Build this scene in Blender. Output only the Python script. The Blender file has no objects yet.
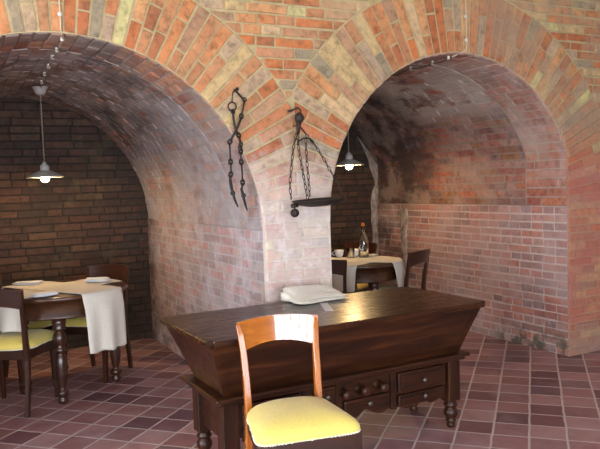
import bpy, bmesh, math, random
from mathutils import Vector, Matrix
PI = math.pi
sc = bpy.context.scene
COL = sc.collection
RND = random.Random(7)

# ------------------------------------------------------------------ colours
def S(r, g, b, a=1.0):
    f = lambda c: (c / 255 / 12.92) if c / 255 <= .04045 else ((c / 255 + .055) / 1.055) ** 2.4
    return (f(r), f(g), f(b), a)

# ------------------------------------------------------------------ node helper
class G:
    def __init__(s, name):
        s.m = bpy.data.materials.new(name); s.m.use_nodes = True
        s.t = s.m.node_tree; s.t.nodes.clear()
        s.out = s.t.nodes.new('ShaderNodeOutputMaterial')
        s.b = s.t.nodes.new('ShaderNodeBsdfPrincipled')
        s.t.links.new(s.b.outputs[0], s.out.inputs[0])
        s.co = s.t.nodes.new('ShaderNodeTexCoord').outputs['Object']
    def n(s, typ, **k):
        nd = s.t.nodes.new(typ)
        for a, v in k.items(): setattr(nd, a, v)
        return nd
    def put(s, sock, v):
        if hasattr(v, 'is_output'): s.t.links.new(v, sock)
        else: sock.default_value = v
    def math(s, op, a, b=0.0, c=None):
        nd = s.n('ShaderNodeMath', operation=op)
        s.put(nd.inputs[0], a); s.put(nd.inputs[1], b)
        if c is not None: s.put(nd.inputs[2], c)
        return nd.outputs[0]
    def ramp(s, v, stops, interp='LINEAR'):
        nd = s.n('ShaderNodeValToRGB'); cr = nd.color_ramp; cr.interpolation = interp
        while len(cr.elements) < len(stops): cr.elements.new(.5)
        for e, (p, c) in zip(cr.elements, stops): e.position = p; e.color = c
        s.put(nd.inputs[0], v); return nd.outputs[0]
    def rng(s, v, a, b, c=0.0, d=1.0):
        nd = s.n('ShaderNodeMapRange'); nd.interpolation_type = 'SMOOTHSTEP'
        s.put(nd.inputs[0], v); nd.inputs[1].default_value = a; nd.inputs[2].default_value = b
        nd.inputs[3].default_value = c; nd.inputs[4].default_value = d
        return nd.outputs[0]
    def mix(s, f, a, b, mode='MIX'):
        nd = s.n('ShaderNodeMix', data_type='RGBA', blend_type=mode)
        s.put(nd.inputs[0], f); s.put(nd.inputs[6], a); s.put(nd.inputs[7], b)
        return nd.outputs[2]
    def map(s, scale=(1, 1, 1), rot=(0, 0, 0), loc=(0, 0, 0), co=None):
        nd = s.n('ShaderNodeMapping'); s.put(nd.inputs[0], co or s.co)
        nd.inputs['Location'].default_value = loc; nd.inputs['Rotation'].default_value = rot; nd.inputs['Scale'].default_value = scale
        return nd.outputs[0]
    def noise(s, scale, detail=4, rough=.55, co=None, dist=0.0):
        nd = s.n('ShaderNodeTexNoise'); s.put(nd.inputs['Vector'], co or s.co)
        nd.inputs['Scale'].default_value = scale; nd.inputs['Detail'].default_value = detail
        nd.inputs['Roughness'].default_value = rough; nd.inputs['Distortion'].default_value = dist
        return nd.outputs[0]
    def xyz(s, co=None):
        nd = s.n('ShaderNodeSeparateXYZ'); s.put(nd.inputs[0], co or s.co); return nd.outputs
    def bump(s, h, strength=.3, dist=.01):
        nd = s.n('ShaderNodeBump'); s.put(nd.inputs['Height'], h)
        nd.inputs['Strength'].default_value = strength; nd.inputs['Distance'].default_value = dist
        s.t.links.new(nd.outputs[0], s.b.inputs['Normal'])
    def set(s, **k):
        for a, v in k.items(): s.put(s.b.inputs[a.replace('_', ' ')], v)
        return s.m

def stains(g, col, specs):
    sep = g.xyz()
    for i, st in enumerate(specs):
        nz = g.noise(st.get('scale', 3), 6, .65, g.map(st.get('sv', (1, 1, 1)), loc=(3.7 * i + 1.3, 1.1 * i, 2.3 * i)))
        f = g.rng(nz, st.get('lo', .45), st.get('hi', .6))
        if st.get('over'):                       # solid wash: noise only frays it
            f = g.math('MAXIMUM', g.math('MULTIPLY', f, 1.0), st['over'])
        f = g.math('MULTIPLY', f, st.get('amt', .8))
        for (ax, a, b) in st.get('box', []):
            f = g.math('MULTIPLY', f, g.rng(sep[ax], min(a, b), max(a, b), 0.0 if a < b else 1.0, 1.0 if a < b else 0.0))
        col = g.mix(f, col, st['col'])
    return col

def brick_mats(name, palette, mortar, specs=(), rough=.85, var=.5):
    """two materials: the bricks (a colour per brick) and their mortar"""
    g = G('brick ' + name)
    geo = g.n('ShaderNodeNewGeometry')
    n = len(palette)
    col = g.ramp(geo.outputs['Random Per Island'], [(i / n, c) for i, c in enumerate(palette)], 'CONSTANT')
    big = g.noise(18, 5, .7); fine = g.noise(90, 3, .7)
    dark = g.mix(1.0, col, g.ramp(big, [(.28, (.45, .42, .40, 1)), (.5, (1, 1, 1, 1)), (.75, (1.35, 1.28, 1.2, 1))]), 'MULTIPLY')
    col = g.mix(var * 2, col, dark)
    lime = g.rng(g.noise(14, 6, .75, g.map(loc=(9, 4, 2))), .56, .72)
    col = g.mix(g.math('MULTIPLY', lime, .45), col, mortar)
    col = stains(g, col, specs)
    g.bump(g.math('ADD', big, g.math('MULTIPLY', fine, .5)), .45, .008)
    mb = g.set(Base_Color=col, Roughness=rough)
    g = G('mortar ' + name)
    nz = g.noise(25, 5, .7)
    col = g.mix(1.0, mortar, g.ramp(nz, [(.2, (.6, .58, .55, 1)), (.75, (1.1, 1.1, 1.1, 1))]), 'MULTIPLY')
    col = stains(g, col, specs)
    g.bump(g.noise(120, 3), .5, .004)
    mm = g.set(Base_Color=col, Roughness=.95)
    return [mb, mm]

def wood(name, dark, mid, light, axis=0, rough=.32, coat=.5, scale=1.0):
    g = G(name)
    sv = [9 * scale] * 3; sv[axis] = .9 * scale
    co = g.map(tuple(sv))
    nz = g.noise(2.2, 6, .6, co, .8)
    fine = g.noise(9, 4, .7, g.map(tuple(5 * v if i != axis else v for i, v in enumerate(sv))))
    col = g.ramp(nz, [(.25, dark), (.5, mid), (.75, light)])
    col = g.mix(.5, col, g.ramp(fine, [(.3, (.55, .5, .5, 1)), (.65, (1, 1, 1, 1))]), 'MULTIPLY')
    g.bump(fine, .03, .001)
    return g.set(Base_Color=col, Coat_IOR=1.85 if coat > .9 else 1.5, Specular_IOR_Level=.3 if coat < .2 else .5, Roughness=g.ramp(nz, [(.2, (rough + .08,) * 3 + (1,)), (.8, (rough - .05,) * 3 + (1,))]), Coat_Weight=coat, Coat_Roughness=.05 if coat > .9 else .12)

def plain(name, c, rough=.5, metal=0.0, nscale=30, namt=.25, bump=.1, **k):
    g = G(name)
    nz = g.noise(nscale, 4, .6)
    lo = tuple(x * (1 - namt) for x in c[:3]) + (1,); hi = tuple(min(1, x * (1 + namt * .6)) for x in c[:3]) + (1,)
    g.bump(nz, bump, .004)
    return g.set(Base_Color=g.ramp(nz, [(.3, lo), (.7, hi)]), Roughness=rough, Metallic=metal, **k)

def emis(name, c, s):
    g = G(name); return g.set(Base_Color=(1, 1, 1, 1), Emission_Color=c, Emission_Strength=s)

# ------------------------------------------------------------------ mesh helpers
class MB:
    def __init__(s): s.v = []; s.f = []; s.mi = []; s.sm = []
    def add(s, vs, fs, mi=0, smooth=False, M=None):
        o = len(s.v)
        s.v += [tuple(M @ Vector(p)) if M else tuple(p) for p in vs]
        for f in fs: s.f.append([o + i for i in f]); s.mi.append(mi); s.sm.append(smooth)
    def box(s, c, d, bev=.003, M=None, taper=None, mi=0):
        bm = bmesh.new(); bmesh.ops.create_cube(bm, size=1)
        for v in bm.verts:
            t = 1.0
            if taper and v.co.z < 0: t = taper
            v.co = Vector((v.co.x * d[0] * t + c[0], v.co.y * d[1] * t + c[1], v.co.z * d[2] + c[2]))
        if bev: bmesh.ops.bevel(bm, geom=list(bm.edges), offset=bev, segments=2, affect='EDGES', profile=.5)
        s.frombm(bm, M, mi)
    def frombm(s, bm, M=None, mi=0, smooth=False):
        bm.verts.index_update()
        s.add([v.co[:] for v in bm.verts], [[v.index for v in f.verts] for f in bm.faces], mi, smooth, M); bm.free()
    def tube(s, pts, r, seg=8, smooth=True, closed=False, flat=None):
        pts = [Vector(p) for p in pts]; n = len(pts)
        rs = r if isinstance(r, (list, tuple)) else [r] * n
        vs = []; up = None
        for i, p in enumerate(pts):
            a = pts[i - 1] if (i > 0 or closed) else p; b = pts[(i + 1) % n] if (i < n - 1 or closed) else p
            t = (b - a).normalized()
            if up is None:
                up = Vector((0, 0, 1)) if abs(t.z) < .9 else Vector((0, 1, 0))
            x = t.cross(up).normalized(); y = x.cross(t).normalized(); up = y
            for k in range(seg):
                an = 2 * PI * k / seg
                vs.append(p + (x * math.cos(an) + y * math.sin(an)) * rs[i])
        fs = []
        for i in range(n if closed else n - 1):
            j = (i + 1) % n
            for k in range(seg): fs.append([i * seg + k, i * seg + (k + 1) % seg, j * seg + (k + 1) % seg, j * seg + k])
        if not closed: fs += [list(range(seg))[::-1], [(n - 1) * seg + k for k in range(seg)]]
        s.add(vs, fs, 0, smooth)
    def bar(s, pts, secs, up=(0, 1, 0), smooth=False):
        """rectangular section swept along pts; secs (w,d) half sizes"""
        pts = [Vector(p) for p in pts]; n = len(pts); vs = []
        for i, p in enumerate(pts):
            t = (pts[min(i + 1, n - 1)] - pts[max(i - 1, 0)]).normalized()
            x = Vector(up).cross(t).normalized(); y = t.cross(x).normalized()
            w, d = secs[i] if isinstance(secs, list) else secs
            b = min(w, d) * .25
            for (a, c) in ((-w + b, -d), (w - b, -d), (w, -d + b), (w, d - b), (w - b, d), (-w + b, d), (-w, d - b), (-w, -d + b)): vs.append(p + x * a + y * c)
        fs = [[i * 8 + k, i * 8 + (k + 1) % 8, (i + 1) * 8 + (k + 1) % 8, (i + 1) * 8 + k] for i in range(n - 1) for k in range(8)]
        fs += [list(range(8))[::-1], [(n - 1) * 8 + k for k in range(8)]]
        s.add(vs, fs, 0, smooth)
    def lathe(s, prof, c=(0, 0, 0), seg=20, M=None, smooth=True, cap=True):
        vs = []; fs = []
        for r, z in prof:
            for k in range(seg): a = 2 * PI * k / seg; vs.append((c[0] + r * math.cos(a), c[1] + r * math.sin(a), c[2] + z))
        n = len(prof)
        for i in range(n - 1):
            for k in range(seg): fs.append([i * seg + k, i * seg + (k + 1) % seg, (i + 1) * seg + (k + 1) % seg, (i + 1) * seg + k])
        if cap: fs += [list(range(seg))[::-1], [(n - 1) * seg + k for k in range(seg)]]
        s.add(vs, fs, 0, smooth, M)
    def torus(s, c, R, r, ax=(0, 1, 0), seg=14, sec=6, stretch=None):
        q = Vector((0, 0, 1)).rotation_difference(Vector(ax).normalized()).to_matrix().to_4x4()
        pts = [Vector(c) + (q @ Vector((R * math.cos(2 * PI * k / seg), R * math.sin(2 * PI * k / seg), 0))) for k in range(seg)]
        s.tube(pts, r, sec, True, True)
    def sphere(s, c, r, u=14, v=9, sc=(1, 1, 1)):
        s.lathe([(max(1e-4, r * math.sin(PI * i / v)) , -r * math.cos(PI * i / v) * sc[2]) for i in range(v + 1)], c, u)
    def prism(s, poly, y0, y1, M=None):
        """poly in (x,z) extruded along y"""
        n = len(poly)
        vs = [(x, y0, z) for x, z in poly] + [(x, y1, z) for x, z in poly]
        s.add(vs, [list(range(n)), [n + i for i in range(n)][::-1]] + [[i, n + i, n + (i + 1) % n, (i + 1) % n] for i in range(n)], 0, False, M)
    def build(s, name, mat, parent=None, recalc=True):
        me = bpy.data.meshes.new(name); me.from_pydata(s.v, [], s.f)
        for m in (mat if isinstance(mat, list) else [mat]): me.materials.append(m)
        me.polygons.foreach_set('material_index', s.mi); me.polygons.foreach_set('use_smooth', s.sm)
        if recalc:
            bm = bmesh.new(); bm.from_mesh(me); bmesh.ops.recalc_face_normals(bm, faces=bm.faces); bm.to_mesh(me); bm.free()
        me.update()
        o = bpy.data.objects.new(name, me); COL.objects.link(o); o.parent = parent
        return o

def thing(name, label, cat, loc=(0, 0, 0), rz=0.0, group=None):
    o = bpy.data.objects.new(name, None); COL.objects.link(o); o.empty_display_size = .05
    o.location = loc; o.rotation_euler = (0, 0, rz)
    return tag(o, label, cat, group)
def tag(o, label, cat, group=None):
    o['label'] = label; o['category'] = cat
    if group: o['group'] = group
    return o
def struct(o): o['kind'] = 'structure'; return o
def copy_tree(o, parent=None):
    c = o.copy(); COL.objects.link(c); c.parent = parent
    for ch in o.children: copy_tree(ch, c)
    return c

# ------------------------------------------------------------------ camera
H = 1.45; YAW, PIT, ROL = math.radians(27.17), math.radians(3.37), math.radians(2.0)
f = Vector((math.sin(YAW) * math.cos(PIT), math.cos(YAW) * math.cos(PIT), -math.sin(PIT)))
r0 = Vector((math.cos(YAW), -math.sin(YAW), 0)); u0 = r0.cross(f)
r = math.cos(ROL) * r0 - math.sin(ROL) * u0; u = math.cos(ROL) * u0 + math.sin(ROL) * r0
cam = bpy.data.cameras.new('camera'); co = bpy.data.objects.new('camera', cam); COL.objects.link(co)
co.matrix_world = Matrix(((r.x, u.x, -f.x, 0), (r.y, u.y, -f.y, 0), (r.z, u.z, -f.z, H), (0, 0, 0, 1)))
cam.sensor_width = 36; cam.lens = 682 / 600 * 36; cam.clip_start = .05; sc.camera = co

# ------------------------------------------------------------------ brickwork
def clip(poly, a, b, c):
    """keep a*x+b*y>=c"""
    out = []
    for i, p in enumerate(poly):
        q = poly[(i + 1) % len(poly)]
        dp = a * p[0] + b * p[1] - c; dq = a * q[0] + b * q[1] - c
        if dp >= 0: out.append(p)
        if (dp >= 0) != (dq >= 0):
            t = dp / (dp - dq); out.append((p[0] + (q[0] - p[0]) * t, p[1] + (q[1] - p[1]) * t))
    return out
def area(p): return .5 * sum(p[i][0] * p[(i + 1) % len(p)][1] - p[(i + 1) % len(p)][0] * p[i][1] for i in range(len(p)))
def put_brick(mb, poly, fn, rnd, h=(.004, .011), inset=.004, jit=.0025):
    if len(poly) < 3: return
    A = area(poly)
    if abs(A) < .0006: return
    if A < 0: poly = poly[::-1]
    cx = sum(p[0] for p in poly) / len(poly); cy = sum(p[1] for p in poly) / len(poly)
    hh = rnd.uniform(*h)
    poly = [(x + rnd.uniform(-jit, jit), y + rnd.uniform(-jit, jit)) for x, y in poly]
    n = len(poly); vs = []
    for x, y in poly: vs.append(fn(x, y, -.002))
    for x, y in poly: vs.append(fn(x, y, hh * .6))
    for x, y in poly:
        d = math.hypot(x - cx, y - cy) or 1; k = inset * 1.6 / d
        vs.append(fn(x + (cx - x) * k, y + (cy - y) * k, hh + rnd.uniform(-.0015, .0015)))
    fs = [[2 * n + i for i in range(n)]]
    for L in (0, 1):
        for i in range(n): j = (i + 1) % n; fs.append([L * n + i, L * n + j, (L + 1) * n + j, (L + 1) * n + i])
    mb.add(vs, fs, 0)
def course_cuts(u0, u1, kind, ci, rnd, L=.262):
    """brick ends along one course"""
    Hd = L / 2
    cuts = [u0]; x = u0
    if kind == 'english': seq = lambda: (Hd if ci % 2 else L)
    elif kind == 'header': seq = lambda: (Hd if rnd.random() < .85 else L)
    elif kind == 'stretcher': seq = lambda: (L if rnd.random() < .85 else Hd)
    else: seq = lambda: (L if rnd.random() < .62 else Hd)
    x = u0 - rnd.choice((0, .25, .5, .75)) * (L if kind not in ('english',) else 0) - (0 if kind != 'english' or ci % 4 else Hd)
    while True:
        x += seq() * rnd.uniform(.93, 1.06)
        if x >= u1 - .04: break
        if x > u0 + .04: cuts.append(x)
    cuts.append(u1); return cuts
def rect_bricks(mb, u0, u1, v0, v1, fn, kind='mixed', ch=.067, seed=1, gap=.0066, L=.262, wob=.004, **k):
    rnd = random.Random(seed)
    n = max(1, round((v1 - v0) / ch)); ch = (v1 - v0) / n
    for c in range(n):
        a = v0 + c * ch
        cuts = course_cuts(u0, u1, kind, c, rnd, L)
        for x0, x1 in zip(cuts, cuts[1:]):
            dz = rnd.uniform(-wob, wob) * .5
            put_brick(mb, [(x0 + gap, a + gap + dz), (x1 - gap, a + gap + dz), (x1 - gap, a + ch - gap + dz), (x0 + gap, a + ch - gap + dz)], fn, rnd, **k)
def grid(mb, u0, u1, nu, v0, v1, nv, fn, mi=1):
    vs = [fn(u0 + (u1 - u0) * i / nu, v0 + (v1 - v0) * j / nv, 0) for j in range(nv + 1) for i in range(nu + 1)]
    fs = [[j * (nu + 1) + i, j * (nu + 1) + i + 1, (j + 1) * (nu + 1) + i + 1, (j + 1) * (nu + 1) + i] for j in range(nv) for i in range(nu)]
    mb.add(vs, fs, mi)

YF, YS, YB = 3.82, 4.26, 6.57                 # arch fronts, joint behind the front ring, back walls
LC, LZ, LR = .562, 1.148, 1.145               # left barrel vault
RC, RZ, RR = 3.300, 1.226, 1.117              # right barrel vault
XV = 1.945                                    # middle of the pier
PL, PR = 1.713, 2.168                         # pier faces
WR = 4.345                                    # right wall of the right vault
WL = 2 * LC - PL
RO = 1.575
ZT = 3.5

# palettes
ORANGE = [S(194, 127, 80), S(178, 106, 64), S(201, 146, 98), S(176, 120, 82), S(196, 165, 116), S(186, 129, 87), S(196, 182, 125), S(168, 106, 69),
          S(170, 142, 116), S(192, 112, 64), S(180, 137, 103), S(201, 167, 125), S(152, 135, 109), S(188, 120, 78), S(174, 101, 62), S(184, 129, 94), S(198, 139, 91), S(168, 127, 96), S(184, 154, 122)]
VL = [S(160, 128, 112), S(142, 106, 90), S(172, 132, 110), S(150, 120, 108), S(132, 108, 100), S(170, 118, 94), S(158, 138, 126), S(138, 96, 78)]
RED = [S(167, 106, 92), S(152, 93, 82), S(174, 120, 102), S(145, 102, 94), S(160, 118, 108), S(176, 106, 84), S(136, 104, 102), S(169, 128, 116), S(128, 87, 82)]
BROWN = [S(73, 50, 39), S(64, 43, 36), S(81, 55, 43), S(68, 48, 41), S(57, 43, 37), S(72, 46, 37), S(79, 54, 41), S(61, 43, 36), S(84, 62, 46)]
WHITEWASH = S(226, 216, 214)

front_specs = [
    dict(col=S(236, 222, 222), amt=.72, scale=11, lo=.36, hi=.62, over=.66, box=[(2, 1.75, 1.25), (0, 2.5, 2.2), (0, 1.3, 1.6)]),
    dict(col=S(214, 196, 184), amt=.4, scale=12, lo=.45, hi=.6, box=[(2, 2.0, 1.5), (0, 2.6, 2.2), (0, 1.2, 1.5)]),
    dict(col=S(162, 136, 112), amt=.7, scale=3.4, lo=.36, hi=.58, box=[(0, 3.2, 3.7), (2, 1.4, 1.9)]),
    dict(col=S(178, 106, 96), amt=.75, scale=3, lo=.32, hi=.58, over=.7, box=[(2, 1.9, 1.4), (0, 4.0, 4.3)]),
    dict(col=S(140, 126, 116), amt=.5, scale=7, lo=.42, hi=.6, box=[(2, .3, .08)]),
    dict(col=S(200, 170, 126), amt=.4, scale=1.7, lo=.46, hi=.62, box=[(2, 1.9, 2.3)]),
]
M_FRONT = brick_mats('arch front', ORANGE, S(194, 174, 130), front_specs, .9, .5)
# lime and crown soot lie in patches; both vaults darken towards the back
left_specs = [
    dict(col=S(170, 162, 162), amt=.65, scale=3.4, lo=.36, hi=.6, sv=(1, .7, 1)),
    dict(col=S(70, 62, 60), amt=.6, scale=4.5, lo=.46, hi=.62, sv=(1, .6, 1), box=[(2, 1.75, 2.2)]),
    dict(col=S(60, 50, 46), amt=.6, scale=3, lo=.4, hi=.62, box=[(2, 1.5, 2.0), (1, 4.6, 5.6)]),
    dict(col=S(198, 188, 192), amt=.62, scale=4, lo=.34, hi=.6, over=.4, box=[(2, 1.95, 1.15), (0, .9, 1.4)]),
]
M_VL = brick_mats('left vault', VL, S(150, 136, 126), left_specs)
pier_specs = [
    dict(col=S(206, 196, 202), amt=.66, scale=4, lo=.34, hi=.62, over=.5),
    dict(col=S(120, 112, 100), amt=.7, scale=5, lo=.42, hi=.6, box=[(2, .4, .1)]),
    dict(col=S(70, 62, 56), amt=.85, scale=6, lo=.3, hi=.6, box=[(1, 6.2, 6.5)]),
]
M_PIER = brick_mats('pier side', VL + [S(176, 112, 92), S(168, 104, 84)], S(176, 166, 160), pier_specs)
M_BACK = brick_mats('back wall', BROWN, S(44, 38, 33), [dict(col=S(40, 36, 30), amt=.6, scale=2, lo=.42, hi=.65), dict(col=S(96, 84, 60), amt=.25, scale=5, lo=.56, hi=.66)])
right_specs = [
    dict(col=S(190, 164, 160), amt=.5, scale=1.3, lo=.3, hi=.62, over=.25),
    dict(col=S(186, 160, 154), amt=.55, scale=2.6, lo=.46, hi=.66),
    dict(col=S(206, 194, 192), amt=.7, scale=6, lo=.42, hi=.62, box=[(2, .5, .1), (1, 4.5, 5.0)]),
    dict(col=S(74, 76, 60), amt=.85, scale=9, lo=.46, hi=.58, box=[(2, .24, .06), (1, 4.75, 4.5)]),
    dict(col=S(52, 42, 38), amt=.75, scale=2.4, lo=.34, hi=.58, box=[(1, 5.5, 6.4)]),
]
M_RED = brick_mats('right wall', RED, S(214, 198, 190), right_specs)
vr_specs = [
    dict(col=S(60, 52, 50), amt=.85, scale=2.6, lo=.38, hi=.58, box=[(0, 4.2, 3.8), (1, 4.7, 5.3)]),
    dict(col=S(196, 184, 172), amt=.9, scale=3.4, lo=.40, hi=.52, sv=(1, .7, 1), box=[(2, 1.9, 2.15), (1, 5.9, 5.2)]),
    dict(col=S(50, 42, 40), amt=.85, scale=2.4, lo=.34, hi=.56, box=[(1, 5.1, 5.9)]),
    dict(col=S(178, 154, 140), amt=.5, scale=3, lo=.45, hi=.62),
]
M_VR = brick_mats('right vault', RED + [S(150, 104, 74), S(138, 98, 76)], S(160, 136, 120), vr_specs)
ring_specs = [dict(col=S(150, 136, 126), amt=.75, scale=3, lo=.38, hi=.6), dict(col=S(70, 60, 58), amt=.5, scale=2.5, lo=.45, hi=.62, box=[(2, 1.9, 2.3)])]
RINGC = [S(168, 112, 84), S(148, 104, 84), S(174, 126, 98), S(134, 104, 92), S(158, 118, 92), S(140, 90, 74)]
M_RINGL = brick_mats('left arch soffit', RINGC, S(164, 148, 138), ring_specs + [dict(col=S(198, 188, 192), amt=.6, scale=5, lo=.3, hi=.6, over=.3, box=[(2, 2.1, 1.2), (0, .8, 1.4)])])
M_RINGR = brick_mats('right arch soffit', [S(172, 100, 76), S(160, 92, 72), S(178, 112, 84), S(150, 84, 70), S(166, 104, 84)], S(176, 154, 140), [dict(col=S(182, 162, 146), amt=.7, scale=4, lo=.36, hi=.6, over=.35, box=[(2, 1.4, 1.8)]), dict(col=S(196, 172, 164), amt=.4, scale=3, lo=.42, hi=.62), dict(col=S(96, 82, 76), amt=.4, scale=3.5, lo=.5, hi=.64, box=[(2, 1.9, 2.3)])])

# --- the front: spandrels, voussoir rings, piers
mb = MB(); rnd = random.Random(11)
fnF = lambda x, z, d: (x, YF - d, z)
X0, X1 = -1.6, 6.2
def outside(poly, cx, cz, R):
    px = sum(p[0] for p in poly) / len(poly); pz = sum(p[1] for p in poly) / len(poly)
    d = math.hypot(px - cx, pz - cz) or 1; nx, nz = (px - cx) / d, (pz - cz) / d
    return clip(poly, nx, nz, nx * cx + nz * cz + R)
ch = .0655; n = int(ZT / ch)
for c in range(n):
    z0 = c * ch; z1 = z0 + ch
    for (a, b) in ((X0, WL), (PL, PR), (WR, X1)) if z1 < 1.2 else ((X0, X1),):
        cuts = course_cuts(a, b, 'mixed', c, rnd, .27)
        for x0, x1 in zip(cuts, cuts[1:]):
            g = .0072; dz = rnd.uniform(-.003, .003)
            p = [(x0 + g, z0 + g + dz), (x1 - g, z0 + g + dz), (x1 - g, z1 - g + dz), (x0 + g, z1 - g + dz)]
            if z1 >= 1.2:
                if z0 < 1.2 and z1 < 1.3 and not (a <= x0): continue
                # cut along both voussoir rings
                for (cx, cz) in ((LC, LZ), (RC, RZ)):
                    if p: p = outside(p, cx, cz, RO + .008)
                if not p: continue
                if p and any(math.hypot(q[0] - cx, q[1] - cz) < RO - .02 for q in p for cx, cz in ((LC, LZ), (RC, RZ))): continue
                if sum(q[1] for q in p) / len(p) < 1.25 and (WL < sum(q[0] for q in p) / len(p) < WR): continue
            put_brick(mb, p, fnF, rnd)
for (cx, cz, R, sgn, NB) in ((LC, LZ, LR, 1, 57), (RC, RZ, RR, -1, 56)):
    for i in range(NB):
        a0 = PI * i / NB; a1 = PI * (i + 1) / NB
        am = (a0 + a1) / 2; R_ = R
        if cx == RC and math.cos(am) > 0: R_ = min(R, (WR - RC) / math.cos(am))
        w = RO - R; k = rnd.random()
        if i % 2: radii = [R_, R + w * rnd.uniform(.60, .68), RO]
        else: radii = [R_, R + w * rnd.uniform(.30, .38), RO]
        if k < .18: radii = [R_, RO]
        elif k < .26: radii = [R_, R + w * .33, R + w * .67, RO]
        for q0, q1 in zip(radii, radii[1:]):
            g = .0068; ga = lambda q: g / q
            P = [(q0 + g, a0 + ga(q0)), (q1 - g, a0 + ga(q1)), (q1 - g, a1 - ga(q1)), (q0 + g, a1 - ga(q0))]
            p = [(cx + q * math.cos(a), cz + q * math.sin(a)) for q, a in P]
            p = clip(p, -sgn, 0, -sgn * XV + .005)
            if p: put_brick(mb, p, fnF, rnd)
# a few courses join the rings to the pier
rect_bricks(mb, PL, PR, 1.1135, 1.18, fnF, 'mixed', .067, 5)
# mortar face with the two openings, and the thickness behind it is closed by the vaults
def top_of(x):
    z = 0
    if WL + .012 < x < PL - .012: z = LZ + math.sqrt(max(0, LR ** 2 - (x - LC) ** 2)) if abs(x - LC) < LR else LZ
    if PR + .012 < x < WR - .012: z = RZ + math.sqrt(max(0, RR ** 2 - (x - RC) ** 2)) if abs(x - RC) < RR else RZ
    return z
xs = [X0]
for (cx, R, a, b) in ((LC, LR, WL + .012, PL - .012), (RC, RR, PR + .012, WR - .012)):
    xs += [a - 1e-5, a + 1e-5] + sorted(x for x in (cx + R * math.cos(PI * i / 60) for i in range(61)) if a + 1e-4 < x < b - 1e-4) + [b - 1e-5, b + 1e-5]
xs += [X1]
for x0, x1 in zip(xs, xs[1:]):
    mb.add([fnF(x0, top_of(x0), 0), fnF(x1, top_of(x1), 0), fnF(x1, ZT, 0), fnF(x0, ZT, 0)], [[0, 1, 2, 3]], 1)
struct(mb.build('wall_front', M_FRONT, recalc=False))
m = MB()                                      # unseen masonry mass round and above the vaults, added to block stray light
m.box(((X0 + X1) / 2, YB + .35, 1.75), (X1 - X0, .5, 3.5), 0); m.box(((X0 + X1) / 2, (YF + YB) / 2, 3.0), (X1 - X0, YB - YF - .04, .9), 0)
m.box((X0 + .4, (YF + YB) / 2, 1.75), (.8, YB - YF - .04, 3.5), 0); m.box((X1 - .7, (YF + YB) / 2, 1.75), (1.3, YB - YF - .04, 3.5), 0)
struct(m.build('wall_masonry_blocker', M_BACK[1]))

# --- barrel vaults and side walls
def arc_fn(cx, cz, R):
    def fn(y, s, d):
        a = s / R; x = cx + R * math.cos(a)
        if cx == RC: x = min(x, WR + .012 * (R > RR + .001))
        return (x - d * math.cos(a), y, cz + (R - d) * math.sin(a))
    return fn
def vault(name, cx, cz, R, mats, rmats, a0, seed, kind):
    m = MB(); s0, s1 = R * a0, R * (PI - a0)
    fn = arc_fn(cx, cz, R)
    rect_bricks(m, YF + .002, YS - .008, s0, s1, fn, 'mixed', .076, seed + 1, L=.28)
    grid(m, YF, YS, 1, s0, s1, 60, fn)
    o = struct(m.build('trim_' + name, rmats, recalc=False))
    m = MB(); R2 = R + .012; fn = arc_fn(cx, cz, R2); s0, s1 = R2 * a0, R2 * (PI - a0)
    rect_bricks(m, YS, YB, s0, s1, fn, kind, .0665, seed, L=.25, h=(.002, .009))
    grid(m, YS - .004, YB, 2, s0, s1, 60, fn)
    # step at the joint
    fa, fb = arc_fn(cx, cz, R - .012), arc_fn(cx, cz, R2)
    vs = []
    for i in range(61):
        a = a0 + (PI - 2 * a0) * i / 60
        vs += [(cx + (R - .008) * math.cos(a), YS - .004, cz + (R - .008) * math.sin(a)), (cx + R2 * math.cos(a), YS - .004, cz + R2 * math.sin(a))]
    m.add(vs, [[2 * i, 2 * i + 1, 2 * i + 3, 2 * i + 2] for i in range(60)], 1)
    return struct(m.build('ceiling_' + name, mats, recalc=False))
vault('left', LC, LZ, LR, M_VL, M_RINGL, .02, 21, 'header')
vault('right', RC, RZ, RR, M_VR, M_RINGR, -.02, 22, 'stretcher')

def side_wall(name, X, face, zt, mats, seed, kind, ledge=.012, h=(.004, .011)):
    m = MB()
    fn = lambda y, z, d: (X + face * d, y, z)
    rect_bricks(m, YF + .003, YB, 0, zt, fn, kind, .0668, seed, L=.25, h=h)
    grid(m, YF, YB, 2, 0, zt, 2, fn)
    # ledge on top, under the springing of the vault
    m.add([fn(YF, zt, -.12), fn(YB, zt, -.12), fn(YB, zt, .004), fn(YF, zt, .004)], [[0, 1, 2, 3]], 1)
    return struct(m.build(name, mats, recalc=False))
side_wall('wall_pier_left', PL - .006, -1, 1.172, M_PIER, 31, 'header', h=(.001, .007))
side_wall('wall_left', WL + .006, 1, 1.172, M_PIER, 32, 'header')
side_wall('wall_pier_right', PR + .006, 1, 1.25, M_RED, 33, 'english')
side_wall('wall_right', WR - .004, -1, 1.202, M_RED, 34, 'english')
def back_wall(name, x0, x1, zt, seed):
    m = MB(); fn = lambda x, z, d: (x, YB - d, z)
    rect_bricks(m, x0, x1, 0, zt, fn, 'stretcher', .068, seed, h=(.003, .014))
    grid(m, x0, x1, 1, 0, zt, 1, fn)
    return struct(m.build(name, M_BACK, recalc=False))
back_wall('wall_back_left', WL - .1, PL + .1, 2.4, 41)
back_wall('wall_back_right', PR - .1, WR + .15, 2.5, 42)

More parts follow.
